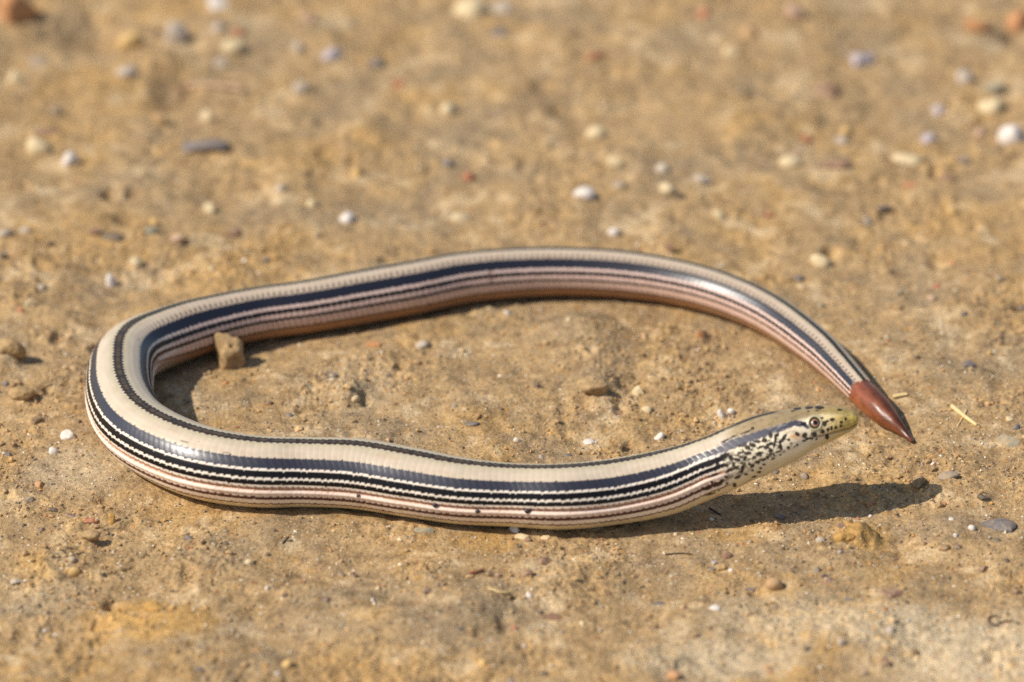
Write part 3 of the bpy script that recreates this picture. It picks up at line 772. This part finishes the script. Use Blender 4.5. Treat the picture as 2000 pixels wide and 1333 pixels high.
NAMED = [  # prominent stones with a label of their own
 (400, 288, 104, 36, 'slate blue', "long slate blue stone shaped like a bar, lying beyond the lizard's bend", -8, .5),
 (75, 291, 50, 36, 'cream', "smooth cream pebble beside a smaller white one beyond the bend", None, .1),
 (135, 317, 38, 32, 'white', "white pebble beside a larger cream one beyond the bend", None, .2),
 (345, 77, 50, 54, 'pale grey', "upright pale grey stone among blurred pebbles far beyond the bend", None, .4),
 (255, 86, 48, 38, 'yellow', "rounded yellow stone next to the upright pale grey one", None, .2),
 (920, 24, 70, 44, 'cream', "largest cream white stone, far beyond the lizard's tail", None, .3),
 (1141, 382, 44, 30, 'white', "bright white oval pebble on bare dirt beyond the top of the tail arc", None, .1),
 (679, 430, 34, 24, 'white', "white pebble tilted up, near the rear line of the lizard's body", 25, .3),
 (916, 349, 26, 24, 'red', "bright orange red pebble lying alone on the dirt", None, .3),
 (1164, 264, 44, 32, 'cream', "cream pebble lying alone on far dirt past the bright white one", None, .2),
 (1603, 515, 46, 32, 'cream', "cream capped pebble with a small dark pit behind it", None, .2),
 (1544, 321, 48, 32, 'cream', "bright cream pebble next to a maroon splinter of stone", None, .2),
 (1630, 323, 72, 18, 'maroon', "dark maroon splinter of stone next to a bright cream pebble", 0, .8),
 (1774, 311, 66, 30, 'cream', "oblong cream stone shaped like a short bar", 10, .4),
 (1975, 272, 52, 46, 'white', "largest white stone beyond the tail end", None, .3),
 (1934, 212, 54, 38, 'cream', "cream stone lying right before a greenish grey one", None, .2),
 (1941, 178, 54, 30, 'greenish grey', "greenish grey stone right behind a cream one", None, .5),
 (1679, 116, 62, 34, 'lavender grey', "lavender grey stone tilted on far dirt", 18, .6),
 (1619, 180, 62, 34, 'maroon', "oblong maroon stone slanting on far dirt", 38, .7),
 (38, 32, 84, 80, 'orange', "big orange brick coloured stone far beyond the bend", None, .8),
 (1990, 52, 56, 50, 'orange', "big orange stone beside a dark pit far beyond the tail end", None, .6),
 (218, 555, 24, 34, 'white', "white pebble standing on edge near the outside of the bend", None, .3),
 (132, 852, 30, 20, 'white', "white pebble lying on pale dust outside the bend", None, .5),
 (1005, 1037, 23, 17, 'white', "white stone touching the lizard's belly, on top of a cream one", None, .6),
 (1017, 1049, 36, 14, 'cream', "flat cream stone under the white one at the lizard's belly", -4, .6),
 (828, 1038, 40, 18, 'greenish grey', "dark green speckled stone close to the lizard's belly", 5, .7),
 (1944, 1026, 84, 26, 'slate blue', "pale dusted blue slate flake, largest stone near the head's shadow", -8, .7),
 (1512, 1143, 36, 27, 'tan', "round peach coloured stone with a crumbly surface", None, .1),
 (1741, 1161, 46, 22, 'maroon', "crusty maroon stone dusted with white", 14, .9),
 (1794, 944, 36, 26, 'brown', "brown wedge of stone at the tip of the head's shadow", 22, .9),
 (1970, 861, 52, 28, 'greenish grey', "pale green grey stone beside the straw by the tail end", -10, .6),
 (645, 735, 32, 14, 'slate blue', "blue black flake propped up inside the loop of the body", 8, .8),
 (147, 1114, 25, 21, 'yellow', "round ochre pebble on ochre dirt before the bend", None, .2),
 (560, 1299, 22, 19, 'yellow', "smooth yellow pebble near the front of the dirt", None, .1),
 (1028, 1123, 27, 17, 'maroon', "dark maroon stone with a sharp top, next to a short brown twig", None, .8),
 (1080, 1206, 42, 14, 'maroon', "long flat maroon stone sunk in the dirt", -4, .5),
 (724, 674, 36, 12, 'orange', "flat orange flake by the inner edge of the tail line", 8, .6),
 (825, 674, 28, 16, 'pale grey', "pale grey stone by the inner edge of the tail line", None, .3)]
for (px, py, w, h, c, lab, ang, angl) in NAMED: stone(px, py, w, h, c, lab, ang, angl)

def rows(colour, pts):
    for p in pts:
        w = p[2] if len(p) > 2 else 10; h = p[3] if len(p) > 3 else w * .75
        stone(p[0], p[1], w, h, colour)
rows('white', [(428, 11, 44, 36), (1409, 810, 16, 18), (1428, 806, 16, 14), (1287, 856, 20, 18), (1010, 861, 15, 13), (1898, 1033, 15, 12), (1858, 1015, 11), (1867, 1047, 12), (1396, 1189, 27, 14), (1034, 1166, 13, 13), (105, 883, 19, 16), (541, 1317, 13),
 (88, 1233, 9), (1603, 1304, 10), (1024, 1262, 10), (990, 612, 14), (1428, 1114, 12, 7), (1822, 907, 10), (1773, 1213, 10), (1246, 480, 8), (478, 513, 14), (1151, 864, 24, 11), (1199, 457, 26, 22), (522, 1150, 10, 9), (108, 1241, 11, 7), (1700, 1009, 8), (727, 1173, 8), (1390, 1015, 9)])
rows('cream', [(456, 96, 50, 32), (34, 158, 38, 36), (405, 232, 28, 26), (409, 414, 24, 26), (608, 401, 22, 18), (875, 221, 34, 32), (899, 427, 42, 22), (1302, 369, 40, 24), (1199, 319, 28, 22), (1246, 767, 26, 20), (1263, 803, 24, 16), (1065, 1051, 24, 11), (59, 597, 22, 26),
 (352, 1072, 12), (488, 1100, 20, 14), (739, 1150, 12), (695, 787, 18, 14), (1138, 1220, 14, 12), (1405, 424, 26, 18), (1566, 562, 20, 14), (265, 515, 30, 22), (1427, 105, 30, 26), (1973, 819, 20, 10), (415, 531, 14, 12), (617, 461, 16, 14), (1110, 626, 14), (1320, 1045, 10)])
rows('yellow', [(697, 340, 28, 26), (1859, 416, 24, 18), (943, 1297, 20, 16), (1934, 692, 14, 14), (300, 437, 22, 20), (1650, 258, 22, 20)])
rows('pale grey', [(424, 56, 30, 24), (431, 128, 28, 24), (248, 142, 46, 26), (589, 178, 36, 28), (581, 98, 30, 26), (1371, 351, 42, 22), (1885, 156, 36, 30), (1293, 334, 28, 24), (1739, 1233, 21, 17), (1645, 1262, 20, 18), (142, 1093, 17, 11), (32, 1135, 28, 14), (1603, 1056, 20, 14), (80, 564, 20, 14),
 (1058, 894, 14, 10), (888, 794, 12), (1643, 278, 30, 22), (10, 458, 34, 20), (45, 452, 24, 16), (1693, 436, 22, 20), (548, 371, 22, 18), (984, 19, 52, 26)])
rows('grey', [(1209, 364, 28, 18), (1881, 319, 28, 18), (1596, 1115, 19, 14), (1572, 932, 19, 15), (666, 1124, 15, 12), (1751, 1110, 13, 8), (1680, 1175, 16, 8), (109, 221, 26, 20), (75, 124, 40, 24), (59, 976, 22, 14), (1852, 931, 44, 14), (1464, 1060, 12, 8), (1950, 545, 16, 12)])
rows('slate blue', [(976, 67, 44, 20), (731, 126, 42, 20), (875, 322, 26, 18), (1727, 409, 32, 22), (1891, 714, 26, 16), (1986, 836, 20, 12), (1464, 1151, 26, 8), (1391, 1112, 15, 6), (1660, 1171, 22, 7), (1287, 1180, 32, 8), (389, 1308, 22, 7), (368, 1053, 17, 12), (10, 751, 16, 10), (16, 889, 17, 10),
 (1109, 890, 15, 6), (923, 829, 28, 11), (1524, 1012, 24, 14), (1560, 547, 18, 14), (898, 1229, 12, 7), (564, 812, 17, 10), (1884, 614, 14, 10), (520, 510, 16, 12), (1516, 922, 14, 10)])
rows('dark grey', [(304, 64, 20, 18), (221, 463, 52, 18), (1330, 386, 22, 18), (1792, 699, 11, 10), (1920, 978, 26, 12), (1947, 1056, 17, 9), (1608, 1126, 14, 9), (1967, 1096, 15, 9), (1576, 1269, 14, 12), (1692, 1317, 14, 8), (1014, 1069, 11, 8), (1003, 1171, 10, 8), (1056, 1197, 11, 9), (1065, 1317, 12, 9),
 (695, 1127, 10, 8), (1152, 1212, 8), (46, 1026, 11, 8), (219, 1047, 11, 8), (198, 1121, 10, 8), (439, 1063, 15, 9), (537, 1037, 10, 7), (332, 1018, 11, 6), (522, 1084, 11, 8), (564, 1056, 15, 6), (333, 1304, 9, 6), (557, 1166, 13, 8), (528, 789, 11, 9), (545, 752, 9), (5, 503, 20, 18), (1569, 1098, 9, 7), (1760, 1060, 8),
 (70, 1261, 12, 8), (1545, 1240, 8), (1813, 1226, 9), (980, 800, 8), (1048, 755, 12, 14), (1126, 797, 9, 7), (105, 996, 22, 8), (1995, 605, 26, 18), (98, 475, 18, 14), (1447, 1185, 8), (1330, 1020, 14, 9), (905, 1290, 8), (236, 1130, 8), (400, 1000, 8), (595, 1140, 8)])
rows('maroon', [(454, 456, 36, 22), (184, 456, 26, 16), (1308, 489, 20, 24), (1851, 349, 38, 16), (1421, 1087, 24, 13), (1919, 1113, 25, 15), (1065, 1098, 32, 17), (975, 1126, 20, 15), (1033, 1056, 15, 12), (1729, 1294, 23, 13), (1806, 1063, 14, 8), (90, 259, 60, 12), (1208, 805, 30, 14), (1236, 1115, 7), (581, 541, 12, 10), (1590, 1310, 10)])
rows('red', [(465, 64, 22, 14), (781, 165, 24, 18), (1164, 112, 46, 20), (1375, 30, 32, 24), (1502, 420, 20, 12), (1780, 362, 30, 12), (1447, 1063, 9), (1006, 1229, 12, 12), (40, 608, 14, 14), (1700, 983, 16, 10), (1577, 274, 24, 18), (180, 1018, 32, 14), (1668, 1100, 8), (1831, 560, 16, 10)])
rows('orange', [(1911, 56, 54, 36), (1368, 663, 18, 18), (76, 948, 21, 13), (1316, 1322, 30, 22), (442, 749, 13, 10), (1500, 1305, 12), (1729, 1190, 12, 9), (640, 1260, 9), (1860, 515, 14, 10)])
rows('tan', [(313, 240, 28, 26), (1465, 69, 40, 32), (665, 1097, 12), (1480, 1100, 10), (350, 465, 36, 18), (1260, 660, 16), (560, 640, 14)])
rows('pinkish', [(1553, 32, 40, 34), (1557, 300, 20, 14), (1915, 262, 26, 22), (344, 470, 30, 20), (1620, 1136, 21, 17), (600, 40, 40, 30), (1820, 585, 18, 12)])
rows('lavender grey', [(649, 109, 46, 28), (1832, 221, 30, 24), (1814, 276, 34, 24), (1000, 1330, 10), (1395, 1100, 12, 9), (1640, 1080, 10)])
rows('greenish grey', [(296, 454, 36, 22), (686, 51, 22, 20), (1760, 575, 20, 12), (822, 680, 10), (1605, 600, 18, 14), (440, 1039, 12, 8)])
rows('brown', [(867, 1141, 13, 9), (662, 1093, 10, 9), (1846, 1072, 20, 13), (1846, 1129, 17, 11), (1982, 1157, 23, 15), (1788, 1275, 19, 10), (70, 824, 22, 16), (1115, 60, 30, 16), (345, 182, 40, 24), (1780, 1130, 9)])
rows('purple', [(140, 1008, 30, 8), (79, 1035, 19, 9), (249, 1169, 13, 8), (637, 1171, 20, 9), (1644, 1028, 18, 8), (1870, 1069, 15, 8), (834, 1154, 19, 11), (199, 572, 22, 10), (770, 1300, 9), (60, 893, 20, 5), (1750, 1145, 9)])

label_stones()
M_CLOD = flat_mat("clod_soil", np.array((.37, .243, .115)), .92, .2, 0, .25, 900, .9)
M_CLOD2 = flat_mat("clod_ochre_soil", np.array((.48, .275, .085)), .92, .2, 0, .25, 900, .9)
def clod(px, py, w, h, mat, label, boxy=.0, dents=(), seed=1, sink=.15, rough=.14, depth=.75, name="dirt_clod"):
    P, z = px_ground(px, py)
    m = mm_per_px(P)
    v, f = ico(4); v = v.copy()
    if boxy:
        e = 1 - boxy
        v = np.sign(v) * np.abs(v) ** e
        v /= np.abs(v).max(0)
    v *= (1 + lumps(v, seed, rough, 9, 5))[:, None]
    v *= (1 + lumps(v, seed + 3, rough * .9, 16, 20))[:, None]
    v *= (1 + rng.normal(0, .012, len(v)))[:, None]
    for (d, amt, wd) in dents:
        d = np.array(d, float); d /= np.linalg.norm(d)
        u = v / np.linalg.norm(v, axis=1)[:, None]
        v = v - (amt * np.exp(-(np.arccos(np.clip(u @ d, -1, 1)) / wd) ** 2))[:, None] * d
    v = v * np.array([w * m / 2, w * m / 2 * depth, h * m / CP / 2])
    o = add_mesh(name, v, f, mat)
    hz = h * m / CP
    o.location = (P[0], P[1], z + hz * (.5 - sink))
    return tag(o, label, "dirt clod")
clod(452, 714, 62, 74, M_CLOD, "upright tan dirt clod like a small tower, standing inside the bend of the body", .2, (((.25, -.6, 1.0), .34, .22), ((.45, -1, -.35), .5, .34), ((-.9, -.2, .5), .15, .4), ((-.5, -1, -.3), .18, .13)), 4, .16, .2, .7)
for (px, py, w, h) in ((418, 738, 12, 9), (436, 745, 9, 7), (470, 741, 13, 9), (488, 732, 10, 8), (500, 724, 8, 6), (408, 730, 9, 8), (456, 752, 8, 6)):
    tag(clod(px, py, w, h, M_CLOD, "x", .1, (), int(px), .35, .2, name="soil_crumb"), "small tan crumb fallen at the foot of the upright clod", "dirt crumb", "crumbs round the upright clod")
clod(1650, 1054, 26, 18, M_CLOD2, "ochre crumb on the crumbled ochre mound before the head's shadow", .0, (), 14, .42, .26)
clod(172, 1058, 44, 20, M_CLOD, "small tan dirt clod with a dark underside before the bend", .1, (), 16, .45, .2)
clod(220, 1017, 16, 20, M_CLOD2, "thin upright ochre crumb before the bend", .2, (), 18, .38, .2)
clod(44, 780, 50, 24, M_CLOD, "brown dirt lump lying outside the bend near a dark blue pebble", .1, (), 20, .5, .16)
clod(18, 708, 60, 38, M_CLOD, "rough dirt lump half hidden by its shade, farther outside the bend", .1, (), 22, .55, .16)
clod(300, 1190, 40, 18, M_CLOD2, "ochre crumb on the bright ochre patch of dirt", .1, (), 24, .4, .14)
clod(1165, 780, 46, 26, M_CLOD, "dirt lump with a dark side in the middle of the loop", .1, (), 26, .4, .16)

# straw, twigs, roots
M_STRAW = flat_mat("straw", lin((214, 186, 130)), .6, .4, 0, .14, 500, .2)
M_TWIG = flat_mat("twig_bark", lin((128, 82, 58)), .75, .3, 0, .3, 900, .4)
M_ROOT = flat_mat("dark_root", lin((44, 32, 28)), .7, .3, 0, .3, 900, .3)
def stick(pts, wpx, mat, name, label, cat, lift=.6, flat=1.0, taper=.8):
    Q = []
    for (px, py) in pts:
        P, z = px_ground(px, py, wpx * .00005)
        Q.append(P)
    Q = np.array(Q); m = mm_per_px(Q[0]); R = wpx * m / 2
    z0 = np.max([float(ground_at(p[0], p[1])[0]) for p in Q])
    for i, p in enumerate(Q): Q[i, 2] = max(float(ground_at(p[0], p[1])[0]), z0 - 3 * R) + R * lift
    F = catmull(np.hstack([Q, np.zeros((len(Q), 2))]), 8)[:, :3] if len(Q) > 2 else np.linspace(Q[0], Q[1], 9)
    T = np.gradient(F, axis=0); T /= np.linalg.norm(T, axis=1)[:, None]
    Sx = np.cross(T, [0, 0, 1.0]); Sx /= np.linalg.norm(Sx, axis=1)[:, None]; Ux = np.cross(Sx, T)
    nb = 10; vs = []; r = np.random.default_rng(int(pts[0][0]))
    for i in range(len(F)):
        rr = R * (1 - (1 - taper) * i / (len(F) - 1)) * (1 + r.uniform(-.08, .08))
        for j in range(nb):
            a = 2 * math.pi * j / nb
            vs.append(F[i] + Sx[i] * rr * math.cos(a) + Ux[i] * rr * flat * math.sin(a))
    fc = [(i * nb + j, i * nb + (j + 1) % nb, (i + 1) * nb + (j + 1) % nb, (i + 1) * nb + j) for i in range(len(F) - 1) for j in range(nb)]
    fc.append(tuple(range(nb - 1, -1, -1))); fc.append(tuple(range((len(F) - 1) * nb, len(F) * nb)))
    base = F.mean(0); base[2] = F[:, 2].min() - R
    o = add_mesh(name, np.array(vs) - base, fc, mat); o.location = base.tolist()
    return tag(o, label, cat)
stick([(1859, 793), (1884, 813), (1908, 831)], 9, M_STRAW, "straw", "pale straw piece lying on the dirt beside the brown tail end", "straw", .9)
stick([(1870, 832), (1880, 815), (1888, 800)], 3.5, M_STRAW, "straw", "thin straw fibre crossing under the pale straw piece", "straw", .5)
stick([(1744, 774), (1758, 771), (1772, 769)], 11, M_STRAW, "straw", "short broad straw chip right behind the brown tail end", "straw", .8, .6)
stick([(953, 1149), (978, 1158), (1003, 1167)], 4.5, M_STRAW, "straw", "thin straw stem over a small dark pit before the lizard", "straw", 1.5)
stick([(916, 1121), (930, 1117), (944, 1113)], 8, M_TWIG, "twig", "short brown twig with a pale broken end before the lizard", "twig", .8)
stick([(1300, 1084), (1330, 1081), (1353, 1083)], 3, M_ROOT, "rootlet", "thin dark rootlet lying flat just before the neck's shadow", "root", .9)
stick([(1950, 1222), (1938, 1220), (1931, 1212), (1936, 1204), (1948, 1203)], 4, M_ROOT, "rootlet", "dark curled rootlet on pale dusty dirt", "root", 1.0)
stick([(1950, 1217), (1972, 1213), (1992, 1219)], 4, M_ROOT, "rootlet", "short dark rootlet next to the curled one", "root", .9)
stick([(366, 152), (424, 164), (478, 172)], 17, flat_mat("pale_wood", lin((188, 154, 120)), .8, .3, 0, .15, 400, .2), "stick", "flat pale pinkish stick far beyond the lizard's bend", "stick", .5, .5)
stick([(552, 1062), (558, 1054), (566, 1047)], 2.5, M_ROOT, "rootlet", "hair thin rootlet before the lizard's bend", "root", .9)
stick([(1385, 992), (1396, 999), (1407, 1006)], 3.5, M_ROOT, "rootlet", "short dark rootlet lying inside the neck's shadow", "root", .9)

M_DARKGRAIN = flat_mat("dark_grain", lin((46, 36, 44)), .5, .5, 0, .3, 3000, .3)
# dark grains stuck on the fold of the lizard's side
for (px, py, s) in ((850, 986, 11), (934, 996, 9), (1031, 997, 12), (700, 967, 7)):
    k2 = np.unravel_index(np.argmin(np.where(camside[None, :] & (AA > 60) & (AA < 130), np.hypot(PX[..., 0] - px, PX[..., 1] - py), 1e9)), (NS, NT))
    P = POS[k2]; n = P - C_[k2[0]]; n /= np.linalg.norm(n); m = mm_per_px(P)
    v, f = stone_shape(2, int(px), .2)
    o = add_mesh("grain", v * np.array([s * .55, s * .4, s * .45]) * m, f, M_DARKGRAIN)
    o.location = (P + n * s * m * .22).tolist()
    tag(o, "tiny dark round grain stuck on the fold along the lizard's side", "grain", "dark grains on the side fold")

# ------------------------------------------------------------------ loose sand and crumbs, too many to count
def scatter(name, n, size, sizes_sig, palette, probs, clump, label, ground_tint, seed, sub_oct=False, sink=.3):
    r = np.random.default_rng(seed)
    x = r.uniform(-.13, .13, n * 3); y = r.uniform(-.145, .24, n * 3)
    keep = np.abs(x) < .104 + .11 * (y + .1) * .35 + .012
    w = np.where(y < .0, 1.0, np.exp(-y / .10) * .8)
    if clump:
        cl = smooth(-.05, .5, fbm(x * 1000 / 24 + 9, y * 1000 / 24 - 4, 21, 3)) * .75 + .25 * smooth(.1, .6, fbm(x * 1000 / 6, y * 1000 / 6, 88, 2))
        w = w * (.08 + cl)
    keep &= r.uniform(0, 1, n * 3) < w
    x, y = x[keep][:n], y[keep][:n]
    d, rr, zz = spine_dist(x, y)
    ok = (d > rr * 1.02) | (zz > .0015)
    x, y = x[ok], y[ok]; N = len(x)
    s = size * np.exp(r.normal(0, sizes_sig, N)); s = np.clip(s, size * .4, size * 3.2)
    if sub_oct:
        v0 = np.array([(1, 0, 0), (0, 1, 0), (-1, 0, 0), (0, -1, 0), (0, 0, 1), (0, 0, -1)], float) * 1.15
        f0 = np.array([(0, 1, 4), (1, 2, 4), (2, 3, 4), (3, 0, 4), (1, 0, 5), (2, 1, 5), (3, 2, 5), (0, 3, 5)])
    else: v0, f0 = ico(1)
    nv = len(v0)
    z = ground_at(x, y)
    sc = s[:, None] * r.uniform(.55, 1.15, (N, 3)) * np.array([1, 1, .8])
    jit = 1 + r.normal(0, .13, (N, nv, 1))
    a = r.uniform(0, 6.28, N); ca_, sa_ = np.cos(a)[:, None], np.sin(a)[:, None]
    v = v0[None] * jit * sc[:, None, :]
    vx = v[..., 0] * ca_ - v[..., 1] * sa_ + x[:, None]; vy = v[..., 0] * sa_ + v[..., 1] * ca_ + y[:, None]
    vz = v[..., 2] + (z + sc[:, 2] * (1 - 2 * sink))[:, None]
    V = np.stack([vx, vy, vz], -1).reshape(-1, 3)
    Fc = (f0[None] + (np.arange(N) * nv)[:, None, None]).reshape(-1, 3)
    pal = lin(np.array(palette)); ci = r.choice(len(pal), N, p=np.array(probs) / sum(probs))
    c = pal[ci] * r.uniform(.8, 1.2, (N, 1))
    if ground_tint:
        g = ground_color(x, y, z, np.ones(N)); c = c * (1 - ground_tint) + g * ground_tint * r.uniform(.85, 1.25, (N, 1))
    C = np.repeat(c, nv, 0)
    o = add_mesh(name, V, Fc, M_GRAIN, colors=C, smooth_shade=False)
    tag(o, label, kind="stuff"); o["category"] = "gravel" if "sand" in label else "soil"
    return o
def grain_mat():
    m, nt, b = new_mat("loose_grains")
    at = nt.nodes.new("ShaderNodeAttribute"); at.attribute_name = "Col"
    nt.links.new(at.outputs["Color"], b.inputs["Base Color"])
    b.inputs["Roughness"].default_value = .75; b.inputs["Specular IOR Level"].default_value = .35
    return m
M_GRAIN = grain_mat()
# icosphere(1) has 20 faces in Blender
scatter("sand_grains", 30000, .00014, .5, [(226, 212, 186), (206, 176, 126), (150, 140, 130), (60, 54, 54), (176, 96, 60), (196, 140, 70), (120, 76, 70)], [22, 22, 10, 16, 5, 14, 5], False, "loose sand grains of many colours on the dirt", .25, 91, True)
scatter("soil_crumbs", 15000, .00028, .5, [(190, 150, 96), (176, 130, 76), (160, 122, 80)], [1, 1, 1], True, "loose tan soil crumbs gathered in patches on the dirt", .8, 92)
